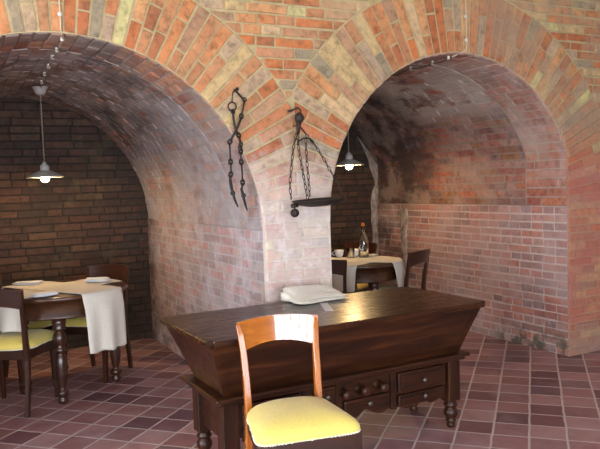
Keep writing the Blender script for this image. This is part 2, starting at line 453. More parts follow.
# lime fillet where the right vault meets its back wall, and the limed strip on the right wall
g = G('flaking lime'); nz = g.noise(16, 6, .75, g.map((1, 1, .5)))
g.bump(nz, .6, .01)
LIME = g.set(Base_Color=g.ramp(nz, [(.36, S(100, 84, 74)), (.5, S(144, 132, 124)), (.68, S(190, 180, 172))]), Roughness=.95)
m = MB(); rr = random.Random(3)
pts = [(WR - .02, YB - .03, z) for z in [.0 + .1 * i for i in range(14)]] + [(RC + (RR - .02) * math.cos(a), YB - .03, RZ + (RR - .02) * math.sin(a)) for a in [.17 + .07 * i for i in range(9)]]
m.tube(pts, [.045 * (1 + rr.uniform(-.25, .25)) * (1 if i < 18 else .8 - .14 * (i - 17)) for i in range(len(pts))], 6, False)
struct(m.build('trim_lime_fillet', LIME))
m = MB()
zs = [0, .15, .3, .45, .6, .75, .9, 1.0, 1.08, 1.15]
vs = []
for z in zs:
    a = 5.93 + rr.uniform(-.02, .02); b = 6.05 + rr.uniform(-.02, .02)
    vs += [(WR - .002, a, z), (WR - .024, a + .015, z), (WR - .024, b - .015, z), (WR - .002, b, z)]
m.add(vs, [[4 * i + k, 4 * i + k + 1, 4 * i + k + 5, 4 * i + k + 4] for i in range(len(zs) - 1) for k in range(3)] + [[4 * len(zs) - 4 + k for k in range(4)]])
struct(m.build('trim_lime_strip', LIME))

# --- floor of square tiles laid on the diagonal
g = G('terracotta tiles'); P = .1988; th = math.radians(46.08)
sx = g.xyz()
def lin(a, b, c): return g.math('ADD', g.math('ADD', g.math('MULTIPLY', sx[0], a), g.math('MULTIPLY', sx[1], b)), c)
U = g.math('DIVIDE', lin(math.cos(th), -math.sin(th), .037), P)
W = g.math('DIVIDE', lin(math.sin(th), math.cos(th), -3.917), P)
wob = g.math('MULTIPLY', g.math('SUBTRACT', g.noise(7, 2), .5), .06)
U = g.math('ADD', U, wob); W = g.math('ADD', W, wob)
fu, fw = g.math('FRACT', U), g.math('FRACT', W)
eu = g.math('MINIMUM', fu, g.math('SUBTRACT', 1.0, fu)); ew = g.math('MINIMUM', fw, g.math('SUBTRACT', 1.0, fw))
edge = g.math('MINIMUM', eu, ew)
grout = g.rng(g.math('ADD', edge, g.math('MULTIPLY', g.math('SUBTRACT', g.noise(60, 3), .5), .02)), .018, .045, 1.0, 0.0)
cv = g.n('ShaderNodeCombineXYZ'); g.put(cv.inputs[0], g.math('FLOOR', U)); g.put(cv.inputs[1], g.math('FLOOR', W))
wn = g.n('ShaderNodeTexWhiteNoise'); g.put(wn.inputs['Vector'], cv.outputs[0])
pal = [S(165, 119, 122), S(147, 104, 106), S(173, 129, 129), S(155, 114, 117), S(129, 87, 91), S(168, 127, 129), S(138, 104, 110), S(178, 137, 137), S(153, 106, 106), S(112, 76, 82), S(160, 115, 112), S(123, 91, 97)]
col = g.ramp(wn.outputs[0], [(i / len(pal), c) for i, c in enumerate(pal)], 'CONSTANT')
blot = g.noise(9, 6, .7)
col = g.mix(.75, col, g.ramp(blot, [(.3, (.6, .56, .56, 1)), (.55, (1, 1, 1, 1)), (.8, (1.3, 1.25, 1.25, 1))]), 'MULTIPLY')
dust = g.rng(g.noise(3.5, 5, .6, g.map(loc=(5, 5, 0))), .45, .7)
col = g.mix(g.math('MULTIPLY', dust, .3), col, S(180, 158, 158))
col = g.mix(grout, col, S(204, 188, 184))
g.bump(g.math('ADD', g.math('MULTIPLY', blot, .25), g.math('SUBTRACT', 1.0, grout)), .5, .006)
FLOOR = g.set(Base_Color=col, Roughness=g.ramp(blot, [(.3, (.42,) * 3 + (1,)), (.7, (.62,) * 3 + (1,))]))
m = MB(); m.box((1.0, 2.0, -.05), (10.6, 10.2, .1), 0)
struct(m.build('floor', FLOOR))

# --- the hall the photographer stands in: open bays behind and to the left let the daylight in
HX0, HX1, HY0, HZ = -4.2, 6.2, -3.0, 3.5
g = G('lime plaster'); nz = g.noise(4, 5, .6); g.bump(nz, .2, .01)
PLASTER = g.set(Base_Color=g.ramp(nz, [(.3, S(168, 156, 146)), (.7, S(192, 182, 172))]), Roughness=.9)
def wall_with_bays(name, horiz, at, a0, a1, bays, z1, t=.3):
    m = MB(); zs0, zs1 = .1, 2.35
    def blk(p, q, lo, hi):
        if horiz: m.box(((p + q) / 2, at, (lo + hi) / 2), (q - p, t, hi - lo), 0)
        else: m.box((at, (p + q) / 2, (lo + hi) / 2), (t, q - p, hi - lo), 0)
    x = a0
    for (p, q) in bays:
        blk(x, p, 0, z1); blk(p, q, 0, zs0); blk(p, q, zs1, z1); x = q
    blk(x, a1, 0, z1)
    return struct(m.build(name, PLASTER))
wall_with_bays('wall_rear', True, HY0 - .15, HX0 - .3, HX1 + .3, [(-4.0, -3.1), (-2.5, 2.05)], HZ)
wall_with_bays('wall_hall_left', False, HX0 - .15, HY0, YF + .4, [(-2.4, -.2), (.5, 3.2)], HZ)
m = MB(); m.box((HX1 + .15, (HY0 + YF) / 2, HZ / 2), (.3, YF - HY0, HZ), 0); struct(m.build('wall_hall_right', PLASTER))
m = MB(); m.box(((HX0 + HX1) / 2, (HY0 + YF) / 2 + .1, HZ + .06), (HX1 - HX0 + .6, YF - HY0 + .9, .12), 0); struct(m.build('ceiling', PLASTER))
FRAME = plain('painted window frame', S(120, 120, 130), .5)
wi = 0
def window(horiz, at, p, q, nb):
    global wi
    wi += 1; m = MB(); z0, z1 = .1, 2.35
    def b(a, c, lo, hi):
        if horiz: m.box(((a + c) / 2, at, (lo + hi) / 2), (c - a, .06, hi - lo), 0)
        else: m.box((at, (a + c) / 2, (lo + hi) / 2), (.06, c - a, hi - lo), 0)
    b(p, p + .07, z0, z1); b(q - .07, q, z0, z1); b(p, q, z0, z0 + .08); b(p, q, z1 - .07, z1)
    for i in range(1, nb): x = p + (q - p) * i / nb; b(x - .05, x + .05, z0, z1)
    b(p, q, 1.9, 1.94)
    struct(m.build('window_%d' % wi, FRAME))
    l = bpy.data.lights.new('portal', 'AREA'); l.shape = 'RECTANGLE'; l.size = q - p; l.size_y = z1 - z0
    l.cycles.is_portal = True
    o = bpy.data.objects.new('daylight_portal', l); COL.objects.link(o)
    if horiz: o.location = ((p + q) / 2, at - .1, (z0 + z1) / 2); o.rotation_euler = (PI / 2, 0, 0) if False else (-PI / 2, 0, PI)
    else: o.location = (at - .1, (p + q) / 2, (z0 + z1) / 2); o.rotation_euler = (PI / 2, 0, -PI / 2)
for p, q, nb in ((-4.0, -3.1, 2), (-2.5, 2.05, 5)): window(True, HY0 - .1, p, q, nb)
for p, q, nb in ((-2.4, -.2, 3), (.5, 3.2, 4)): window(False, HX0 - .1, p, q, nb)
w = bpy.data.worlds.new('daylight'); sc.world = w; w.use_nodes = True
bg = w.node_tree.nodes['Background']; bg.inputs[0].default_value = (.80, .90, 1.0, 1); bg.inputs[1].default_value = 14.0

# ------------------------------------------------------------------ materials of the furnishings
WALNUT = wood('dark walnut', S(30, 14, 7), S(58, 29, 14), S(90, 50, 26), 0, .38, .1)
LIDWOOD = wood('dark walnut lid', S(30, 14, 7), S(58, 29, 14), S(86, 48, 25), 0, .27, .11)
WALNUT_V = wood('dark walnut upright', S(30, 14, 7), S(56, 28, 14), S(84, 47, 25), 2, .38, .1)
CHERRY = wood('polished cherry', S(150, 76, 14), S(190, 106, 26), S(216, 136, 44), 0, .16, 1.0)
CHERRY_V = wood('polished cherry upright', S(140, 68, 14), S(178, 96, 26), S(206, 124, 42), 2, .25, .5)
MAHOG = wood('dark polished mahogany', S(34, 16, 10), S(56, 27, 15), S(78, 40, 22), 2, .3, .3)
MAHOG_H = wood('dark polished mahogany rail', S(34, 16, 10), S(56, 27, 15), S(78, 40, 22), 0, .3, .3)  # wood of legs and frames; shade on the vault chairs is put into it
TABLEW = wood('dark table wood', S(44, 24, 14), S(72, 42, 24), S(98, 60, 34), 0, .3, .4)
TABLEV = wood('dark turned wood', S(40, 21, 13), S(64, 35, 21), S(86, 50, 30), 2, .3, .4)
g = G('yellow seat cloth')
vo = g.n('ShaderNodeTexVoronoi'); g.put(vo.inputs['Vector'], g.map((1, 1, 1), rot=(0, 0, .785))); vo.inputs['Scale'].default_value = 75
g.bump(vo.outputs[0], .25, .003)
YELLOW = g.set(Base_Color=g.mix(.14, S(228, 204, 100), g.ramp(vo.outputs[0], [(.1, S(190, 164, 74)), (.6, S(232, 212, 122))])), Roughness=.7, Sheen_Weight=.3)
NAIL = plain('pale nail heads', S(236, 228, 204), .4, 0)
def linen(name, c):
    g = G(name)
    a = g.n('ShaderNodeTexWave'); g.put(a.inputs[0], g.co); a.inputs['Scale'].default_value = 160; a.inputs['Distortion'].default_value = 3
    nz = g.noise(60, 4, .7, g.map((1, 1, 3)))
    g.bump(g.math('ADD', nz, g.math('MULTIPLY', a.outputs[1], .4)), .25, .002)
    lo = tuple(x * .86 for x in c[:3]) + (1,)
    return g.set(Base_Color=g.ramp(nz, [(.3, lo), (.7, c)]), Roughness=.9, Sheen_Weight=.2)
LINEN = linen('natural linen', S(222, 214, 200))
WHITE = linen('white napkin linen', S(246, 246, 250))
CREAM = linen('cream cotton', S(246, 238, 222))
g = G('rusty iron'); nz = g.noise(60, 5, .7); g.bump(nz, .4, .004)
IRON = g.set(Base_Color=g.ramp(nz, [(.3, S(34, 29, 27)), (.6, S(58, 48, 43)), (.8, S(88, 62, 48))]), Roughness=.6, Metallic=.4)
ENAMEL = plain('grey enamel', S(176, 170, 164), .3, 0, 12, .1)
ENAMEL_W = plain('white enamel', S(235, 230, 220), .25, 0, 12, .04)
PORC = plain('porcelain', S(208, 200, 186), .25, 0, 12, .05)
CORD = plain('twisted cotton cord', S(150, 134, 112), .8)
CORD_D = plain('dark twisted cord', S(92, 76, 62), .8)
CONDUIT = plain('cream conduit', S(190, 174, 146), .5, 0, 12, .08)
BULB = emis('lit bulb', (1.0, .66, .30, 1), 480)
PEWTER = plain('worn pewter knob', S(104, 92, 82), .45, .5)
GLASS = G('clear glass').set(Base_Color=(.95, .97, .97, 1), Transmission_Weight=1.0, Roughness=.03, IOR=1.45)
STOPPER = plain('orange stopper', S(222, 120, 30), .4)
CHINA = plain('white china', S(236, 236, 238), .2, 0, 10, .03)
PAPER = plain('paper tag', S(214, 214, 216), .7, 0, 20, .05)

# ------------------------------------------------------------------ dough chest
def frame_poly(x0, x1, z0, z1): return [(x0, z0), (x1, z0), (x1, z1), (x0, z1)]
def dough_chest():
    t = thing('dough_chest', 'long dark wooden dough chest with flared trough and small drawers below the brick pier', 'chest', (1.84, 3.05, 0), math.radians(1.3))
    D = .44                                   # depth of the base, y from 0 (front) to D
    m = MB()                                  # lid: a slab with rounded ends
    x0, x1, y0, y1 = -.842, .852, -.135, .63
    bm = bmesh.new(); bmesh.ops.create_cube(bm, size=1)
    for v in bm.verts: v.co = Vector(((x0 + x1) / 2 + v.co.x * (x1 - x0), (y0 + y1) / 2 + v.co.y * (y1 - y0), .734 + v.co.z * .032))
    bmesh.ops.bevel(bm, geom=[e for e in bm.edges if abs(e.verts[0].co.z - e.verts[1].co.z) > .01], offset=.03, segments=4, affect='EDGES')
    bmesh.ops.bevel(bm, geom=[e for e in bm.edges if abs(e.verts[0].co.z - e.verts[1].co.z) < .001], offset=.012, segments=3, affect='EDGES', profile=.6)
    m.frombm(bm); m.build('lid', LIDWOOD, t)
    m = MB()                                  # trough flares outward from the moulding to the lid
    B = [(-.715, .012), (.735, .012), (.735, D - .02), (-.715, D - .02)]; T = [(-.815, -.1), (.815, -.1), (.815, .6), (-.815, .6)]
    vs = [(x, y, .44) for x, y in B] + [(x, y, .718) for x, y in T]
    m.add(vs, [[3, 2, 1, 0], [4, 5, 6, 7]] + [[i, (i + 1) % 4, 4 + (i + 1) % 4, 4 + i] for i in range(4)])
    # end cleats: the ends stand a little proud of the front board
    for xb, xt in ((-.715, -.815), (.735, .815)):
        s = 1 if xb > 0 else -1
        vs = [(xb - s * .03, .006, .44), (xb + s * .004, .006, .44), (xt + s * .004, -.106, .718), (xt - s * .03, -.106, .718)]
        vs += [(x, y + .03, z) for x, y, z in vs]
        m.add(vs, [[0, 1, 2, 3], [7, 6, 5, 4]] + [[i, 4 + i, 4 + (i + 1) % 4, (i + 1) % 4] for i in range(4)])
    m.build('trough', WALNUT, t)
    m = MB(); m.box((.005, D / 2, .437), (1.57, D + .09, .022), .008); m.box((.005, D / 2, .416), (1.53, D + .05, .022), .008)
    m.build('moulding', WALNUT, t)
    m = MB()                                  # carcase between the legs
    m.box((.005, .03, .34), (1.30, .02, .15), .001)
    m.box((.005, D - .02, .33), (1.30, .02, .17), .001)
    for s in (-1, 1): m.box((.005 + s * .70, D / 2, .31), (.02, D - .1, .21), .001)
    m.box((.005, D / 2, .265), (1.28, D - .06, .012), .001)
    for x in (-.27, -.075, .275): m.box((x, .018, .30), (.035, .022, .21), .002)
    m.build('carcase', WALNUT, t)
    m = MB()                                  # scalloped apron
    def scal(xa, xb, n, lo, hi, top):
        pts = [(xa, top), (xa, hi)]
        N = 40
        for i in range(N + 1):
            u = i / N; k = abs(math.sin(PI * n * u)); kk = .5 * (1 - math.cos(2 * PI * n * u))
            pts.append((xa + (xb - xa) * u, hi + (lo - hi) * (kk ** .6)))
        return pts + [(xb, hi), (xb, top)]
    for a in ((-.64, -.28, 2, .185, .222, .28), (-.28, .29, 3, .185, .225, .27), (.29, .645, 2, .178, .222, .275)):
        p = scal(*a); m.prism(p[::-1], .024, .042)
    m.build('apron', WALNUT, t)
    def drawer(x0, x1, z0, z1, kx=None, kz=None):
        d = MB(); d.box(((x0 + x1) / 2, .012, (z0 + z1) / 2), (x1 - x0, .03, z1 - z0), .006)
        d.box(((x0 + x1) / 2, -.002, (z0 + z1) / 2), (x1 - x0 - .045, .012, z1 - z0 - .04), .004)
        o = d.build('drawer', WALNUT, t)
        k = MB(); cx = kx if kx is not None else (x0 + x1) / 2; cz = kz if kz is not None else (z0 + z1) / 2
        k.lathe([(.008, 0), (.006, .012), (.012, .018), (.014, .025), (.009, .031), (.001, .033)], M=Matrix.Translation((cx, -.008, cz)) @ Matrix.Rotation(PI / 2, 4, 'X'))
        k.build('knob', PEWTER, o)
    drawer(.303, .628, .282, .392); drawer(.303, .628, .2, .268, None, .247)
    drawer(-.05, .238, .246, .298)
    drawer(-.225, -.1, .308, .395); drawer(-.225, -.1, .215, .292)
    drawer(-.63, -.31, .282, .392); drawer(-.63, -.31, .2, .268, None, .247)
    for x in (-.045, .07, .19):               # three wooden pegs in their sockets
        p = MB(); M = Matrix.Translation((x - .012, .02, .348)) @ Matrix.Rotation(PI / 2, 4, 'X')
        p.lathe([(.03, 0), (.03, .004), (.02, .006), (.019, .05), (.024, .052), (.026, .07), (.022, .08), (.004, .082)], M=M, seg=14)
        p.build('peg', WALNUT_V, t)
    prof = [(.018, 0), (.021, .004), (.02, .022), (.017, .03), (.026, .036), (.026, .044), (.018, .05), (.031, .066), (.036, .082), (.034, .1), (.026, .116), (.024, .122), (.034, .128), (.034, .138), (.028, .146), (.03, .165)]
    for x in (-.69, .708):
        for y in (.045, D - .045):
            l = MB(); l.box((x, y, .285), (.088, .082, .25), .006); l.lathe([(q * 1.18, z) for q, z in prof], (x, y, 0), 20); l.build('leg', WALNUT_V, t)
    return t
dough_chest()

# ------------------------------------------------------------------ chairs
def make_chair(label, group, crest, crest_v, front=True):
    t = thing('dining_chair', label, 'chair', group=group)
    m = MB()                                  # domed cushion, wider at the front
    N = 22; R = 13; vs = []; fs = []
    def outline(a):
        c, s = math.cos(a), math.sin(a); e = .24 if s < 0 else .24 + .42 * s
        x = math.copysign(abs(c) ** e, c); y = math.copysign(abs(s) ** e, s)
        return x, y
    rings = [(1.0, .43), (1.03, .434), (1.04, .444), (1.03, .457), (.985, .471), (.9, .485), (.75, .499), (.55, .508), (.3, .513), (.12, .514)]
    K = 48
    for (q, z) in rings:
        for k in range(K):
            x, y = outline(2 * PI * k / K)
            hw = .198 - .022 * y
            vs.append((x * hw * q, y * .2 * q - .012, z))
    for i in range(len(rings) - 1):
        for k in range(K): fs.append([i * K + k, i * K + (k + 1) % K, (i + 1) * K + (k + 1) % K, (i + 1) * K + k])
    fs += [list(range(K))[::-1], [(len(rings) - 1) * K + k for k in range(K)]]
    m.add(vs, fs, 0, True); seat = m.build('seat', YELLOW, t)
    m = MB()                                  # row of nail heads round the lower edge
    P = []
    for k in range(400):
        x, y = outline(2 * PI * k / 400); P.append(Vector((x * (.198 - .022 * y) * 1.03, y * .2 * 1.03 - .012, .434)))
    acc = 0; last = P[0]
    for p in P:
        acc += (p - last).length; last = p
        if acc > .0105:
            acc = 0; m.sphere(p, .0052, 6, 4)
    m.tube(P[::8], .002, 5, True, True)
    m.build('nail_trim', NAIL, seat)
    m = MB()
    m.box((0, -.197, .398), (.38, .024, .066), .003); m.box((0, .165, .398), (.33, .024, .066), .003)
    for s in (-1, 1): m.bar([(s * .20, -.19, .398), (s * .168, .17, .398)], (.012, .033), up=(0, 0, 1))
    m.build('seat_frame', MAHOG_H, t)
    for s in (-1, 1):
        m = MB(); m.bar([(s * .199, -.188, .431), (s * .199, -.188, .3), (s * .195, -.19, 0)], [(.02, .02), (.02, .02), (.013, .013)]); m.build('leg', MAHOG, t)
    for s in (-1, 1):                         # back legs run on up as the flared uprights
        m = MB(); m.bar([(s * .17, .235, 0), (s * .172, .205, .2), (s * .168, .185, .36), (s * .166, .19, .46), (s * .168, .205, .6), (s * .171, .224, .7), (s * .178, .238, .78), (s * .186, .249, .826)],
                        [(.013, .016), (.014, .018), (.016, .02), (.015, .02), (.014, .017), (.014, .013), (.013, .011), (.01, .009)]); m.build('leg', crest_v, t)
    m = MB(); vs = []; fs = []; N = 18        # crest rail: a shallow curved board, arched along both edges
    for i in range(N + 1):
        u = -1 + 2 * i / N
        ca = 1 - u * u
        for (zz, sp) in ((0, 0), (1, 1)):
            z = (.706 + .03 * ca) if zz == 0 else (.836 + .012 * ca)
            x = u * (.174 + .020 * sp); yb = (.227 + .021 * sp) + .042 * ca
            for d in (-.0085, .0085): vs.append((x, yb + d, z))
    for i in range(N):
        a, b = 4 * i, 4 * i + 4
        fs += [[a, b, b + 2, a + 2], [a + 1, a + 3, b + 3, b + 1], [a, a + 1, b + 1, b], [a + 2, b + 2, b + 3, a + 3]]
    fs += [[0, 2, 3, 1], [4 * N, 4 * N + 1, 4 * N + 3, 4 * N + 2]]
    m.add(vs, fs, 0, False)
    o = m.build('backrest', crest, t)
    for p in o.data.polygons: p.use_smooth = True
    try: o.data.set_sharp_from_angle(angle=.6)
    except Exception: pass
    return t
def place(o, x, y, fx, fy):
    o.location = (x, y, 0); o.rotation_euler = (0, 0, math.atan2(fx, -fy))
c0 = make_chair('honey coloured chair with yellow seat standing alone in front of the dough chest', 'yellow seated dining chairs', CHERRY, CHERRY_V)
place(c0, 1.27, 2.573, math.sin(math.radians(-10)), -math.cos(math.radians(-10)))
c1 = make_chair('dark chair at the left table with its back to the camera and yellow seat showing', 'yellow seated dining chairs', MAHOG_H, MAHOG)  # chairs in the vaults: their dim light is put into a darker wood
place(c1, .345, 4.99, .498, .867)
for (lab, x, y, fx, fy) in (
        ('dark chair on the far right side of the left table, below the white wall corner', .963, 5.49, -.67, -.74),
        ('chair at the far left of the left table, mostly cut off by the picture edge', .385, 5.56, .75, -.66),
        ('dark chair half hidden behind the brick pier at the small right table', 2.76, 4.95, .54, .84),
        ('dark chair standing against the red brick wall to the right of the small table', 3.50, 5.0, -.43, .9),
        ('chair behind the bottle on the far side of the small right table', 3.45, 5.73, -.9, -.44)):
    c = copy_tree(c1); c['label'] = lab; place(c, x, y, fx, fy)

# ------------------------------------------------------------------ tables and linen
LEG = [(r * 1.38, z) for r, z in [(.016, 0), (.02, .006), (.026, .02), (.024, .04), (.017, .05), (.026, .06), (.03, .075), (.028, .09), (.018, .1), (.016, .11), (.022, .14), (.028, .2), (.031, .26), (.03, .31), (.022, .345), (.018, .355), (.029, .365), (.031, .378), (.028, .39), (.02, .4), (.027, .42), (.033, .45), (.031, .48), (.022, .5), (.02, .505), (.032, .515), (.034, .53), (.03, .542), (.034, .56), (.034, .60)]]
def round_table(label, cx, cy, R, legs):
    t = thing('round_table', label, 'table', (cx, cy, 0), 0, 'round restaurant tables')
    m = MB(); m.lathe([(R - .02, .722), (R - .006, .724), (R, .734), (R, .744), (R - .008, .752), (R - .012, .753)], seg=64); m.build('tabletop', TABLEW, t)
    m = MB(); a = R - .035; m.lathe([(a - .02, .6), (a, .6), (a + .004, .605), (a + .004, .615), (a, .62), (a, .722)], seg=64); m.lathe([(a - .02, .6), (a - .02, .722)], seg=64, cap=False); m.build('apron', TABLEW, t)
    for an, rl in legs:
        x, y = rl * math.cos(math.radians(an)), rl * math.sin(math.radians(an))
        m = MB(); m.lathe(LEG, (x, y, 0), 20); m.box((x, y, .66), (.075, .075, .122), .006); m.build('leg', TABLEV, t)
    return t
T1 = (.69, 5.22, .48); T2 = (3.215, 5.13, .375)
round_table('round dark wood table with turned legs in the left vault', *T1, ((-101, .355), (0, .37), (84, .355), (172, .27)))
round_table('small round dark wood table under linen runners in the right vault', *T2, ((-97, .27), (30, .27), (115, .27), (222, .27)))
def runner(name, label, T, ang, hw, d0, d1, z, mat, seed, group):
    """cloth strip through the middle of a round table; d0/d1 drop at the near end (ang) and at the other; negative = stops short"""
    rr = random.Random(seed); cx, cy, R = T; a = math.radians(ang); ax = Vector((math.cos(a), math.sin(a), 0)); pv = Vector((-ax.y, ax.x, 0))
    NV = 26; rows = []
    def path(v, s, sgn, drop):
        e = math.sqrt(max(1e-6, (R + .006) ** 2 - v * v))
        return e
    NS = 22; ND = 22; vs = []
    ph = rr.uniform(0, 6)
    cols = []
    for j in range(NV + 1):
        v = -hw + 2 * hw * j / NV
        e = math.sqrt((R + .004) ** 2 - v * v); pts = []
        for side, d in ((-1, d1), (1, d0)):
            seg = []
            if d > 0:
                L0 = d * (1 + .012 * math.sin(9 * v / hw + ph))
                for i in range(ND, -1, -1):
                    k = i / ND
                    flare = .004 + .02 * (1 - math.exp(-8 * k * d)) + .012 * k * math.sin(3.0 * v / hw * 2 + ph) + .006 * k * math.sin(7 * v / hw + ph * 2)
                    q = ax * side * (e + flare * min(1, 4 * k)) + pv * v * (1 - .05 * k)
                    seg.append(Vector((cx, cy, z)) + q - Vector((0, 0, L0 * k + (0 if i else 0))))
                seg[-1] += ax * (-side) * .012
                ee = e - .02
            else: ee = e + d
            tops = [Vector((cx, cy, z + (.0012 * math.sin(23 * v + 31 * ee * i / NS)))) + ax * side * ee * i / NS + pv * v for i in range(NS, -1, -1)]
            seg += tops
            if d > 0: pass
            pts.append(seg)
        cols.append(pts[0] + pts[1][::-1][1:])
    n = len(cols[0]); vs = [p for c in cols for p in c]
    fs = [[j * n + i, j * n + i + 1, (j + 1) * n + i + 1, (j + 1) * n + i] for j in range(NV) for i in range(n - 1)]
    m = MB(); m.add(vs, fs, 0, True); o = m.build(name, mat)
    so = o.modifiers.new('thickness', 'SOLIDIFY'); so.thickness = .002; so.offset = 1
    return tag(o, label, 'table runner', group)
runner('table_runner', 'linen runner hanging over the right front edge of the left table', T1, -60, .175, .41, .18, .7605, LINEN, 1, 'linen table runners')
runner('table_runner', 'linen runner on the left table whose end hangs behind the near chair', T1, -150, .19, .22, -.02, .7565, LINEN, 2, 'linen table runners')
runner('table_runner', 'linen runner hanging over the right edge of the small table, near the red wall', T2, -45, .185, .225, .2, .7605, LINEN, 3, 'linen table runners')
runner('table_runner', 'linen runner hanging over the left edge of the small table, beside the half hidden chair', T2, -155, .185, .22, .2, .7565, LINEN, 4, 'linen table runners')

def folded(name, label, cat, x, y, z, rz, w, d, h, mat, seed, group=None, layers=3, puff=.3, lift=0.0):
    """a cloth folded into layers, edges soft"""
    rr = random.Random(seed); m = MB(); z0 = 0
    for l in range(layers):
        hh = h / layers; nx, ny = 16, 12; vs = []; fs = []
        dw = rr.uniform(-.03, .03) * w; dd = rr.uniform(-.03, .03) * d; ph = rr.uniform(0, 6)
        for side in (0, 1):
            for j in range(ny + 1):
                for i in range(nx + 1):
                    u = -1 + 2 * i / nx; v = -1 + 2 * j / ny
                    edge = (1 - abs(u) ** 8) * (1 - abs(v) ** 8)
                    wav = puff * h * (l / layers) * (math.sin(2.4 * u + ph) * math.cos(1.7 * v + ph * .7)) * .5
                    wav += lift * max(0, (v + .6 - .25 * u) / 1.8) ** 1.5 * (side + l > 0) * (1 - .3 * abs(u) ** 4)
                    zz = z0 + hh * .5 + (hh * .52 * edge) * (1 if side else -1) + wav
                    vs.append((u * w / 2 + dw * v + .006 * math.sin(5 * v + ph), v * d / 2 + dd * u + .006 * math.sin(4 * u + ph), max(0, zz)))
        n1 = (nx + 1) * (ny + 1)
        for j in range(ny):
            for i in range(nx):
                a = j * (nx + 1) + i
                fs.append([a, a + nx + 1, a + nx + 2, a + 1]); fs.append([n1 + a, n1 + a + 1, n1 + a + nx + 2, n1 + a + nx + 1])
        def rim(idx):
            for a, b in zip(idx, idx[1:]): fs.append([a, b, n1 + b, n1 + a])
        rim([i for i in range(nx + 1)]); rim([i * (nx + 1) + nx for i in range(ny + 1)]); rim([ny * (nx + 1) + nx - i for i in range(nx + 1)]); rim([(ny - i) * (nx + 1) for i in range(ny + 1)])
        m.add(vs, fs, 0, True); z0 += hh
    o = m.build(name, mat); o.location = (x, y, z); o.rotation_euler = (0, 0, rz)
    return tag(o, label, cat, group)
folded('napkin', 'white folded napkin at the near edge of the left table, beside the dark chair', 'napkin', .535, 4.85, .7625, math.radians(14), .17, .10, .022, WHITE, 5, 'white napkins on the left table')
folded('napkin', 'white folded napkin on the far left side of the left table', 'napkin', .50, 5.54, .7625, math.radians(-25), .19, .12, .022, WHITE, 6, 'white napkins on the left table')
folded('napkin', 'white folded napkin in front of the far right chair of the left table', 'napkin', .975, 5.32, .7645, math.radians(-30), .18, .09, .028, WHITE, 7, 'white napkins on the left table')
folded('folded_cloth', 'folded cream cloth lying on the dough chest in front of the pier', 'cloth', 1.925, 3.585, .7505, math.radians(3), .345, .21, .042, CREAM, 8, None, 2, .3, .06)
m = MB(); m.box((0, 0, .001), (.045, .25, .002), 0); o = m.build('paper_tag', PAPER); o.location = (1.87, 3.35, .7508); o.rotation_euler = (0, 0, math.radians(-22)); tag(o, 'pale paper tag sticking out from under the folded cloth on the chest', 'tag')

BQ = 1.15
# bottle, cups, glass
bt = thing('swing_top_bottle', 'clear glass swing top bottle with orange stopper on the small right table', 'bottle', (3.356, 5.278, .7635))
m = MB(); m.lathe([(q * BQ, z * 1.05) for q, z in [(.036, 0), (.041, .004), (.041, .13), (.038, .155), (.026, .19), (.016, .215), (.0145, .255), (.018, .26), (.018, .268), (.012, .27), (.0115, .21), (.022, .186), (.034, .152), (.037, .13), (.037, .008), (.001, .006)]], seg=24, cap=False); m.build('glass_body', GLASS, bt)
m = MB(); m.sphere((0, 0, .298), .017, 12, 8); m.lathe([(.012, .276), (.015, .284), (.015, .292)], seg=12); m.build('stopper', STOPPER, bt)
m = MB(); m.tube([(-.018, 0, .225), (-.025, 0, .26), (-.019, 0, .3), (0, 0, .316), (.019, 0, .3), (.025, 0, .26), (.018, 0, .225)], .0016, 6); m.torus((0, 0, .225), .018, .0016, (0, 0, 1)); m.build('wire_clasp', PEWTER, bt)
def cup(x, y, rz, label):
    t = thing('coffee_cup', label, 'cup', (x, y, .7635), rz, 'white cups on the right table')
    m = MB(); m.lathe([(.024, 0), (.026, .004), (.038, .025), (.044, .055), (.045, .066), (.042, .066), (.04, .05), (.032, .022), (.001, .012)], seg=24, cap=False); m.build('bowl', CHINA, t)
    m = MB(); m.tube([(-.041 - .026 * math.sin(PI * i / 10), 0, .056 - .04 * i / 10) for i in range(11)], .0045, 6); m.build('handle', CHINA, t)
cup(3.19, 5.44, math.radians(-30), 'white coffee cup nearest the brick pier on the small table')
cup(3.335, 5.40, math.radians(140), 'white coffee cup just left of the glass bottle')
m = MB(); m.lathe([(.028, 0), (.03, .003), (.036, .085), (.0335, .085), (.028, .008), (.001, .007)], seg=24, cap=False); o = m.build('tumbler', GLASS); o.location = (3.25, 5.33, .7635); tag(o, 'clear glass tumbler between the cups on the small table', 'glass')
m = MB(); m.lathe([(.02, 0), (.03, .002), (.055, .01), (.056, .012), (.03, .006), (.001, .005)], seg=24, cap=False); o = m.build('saucer', CHINA); o.location = (3.475, 5.32, .7635); tag(o, 'white saucer right of the bottle on the small table', 'saucer')

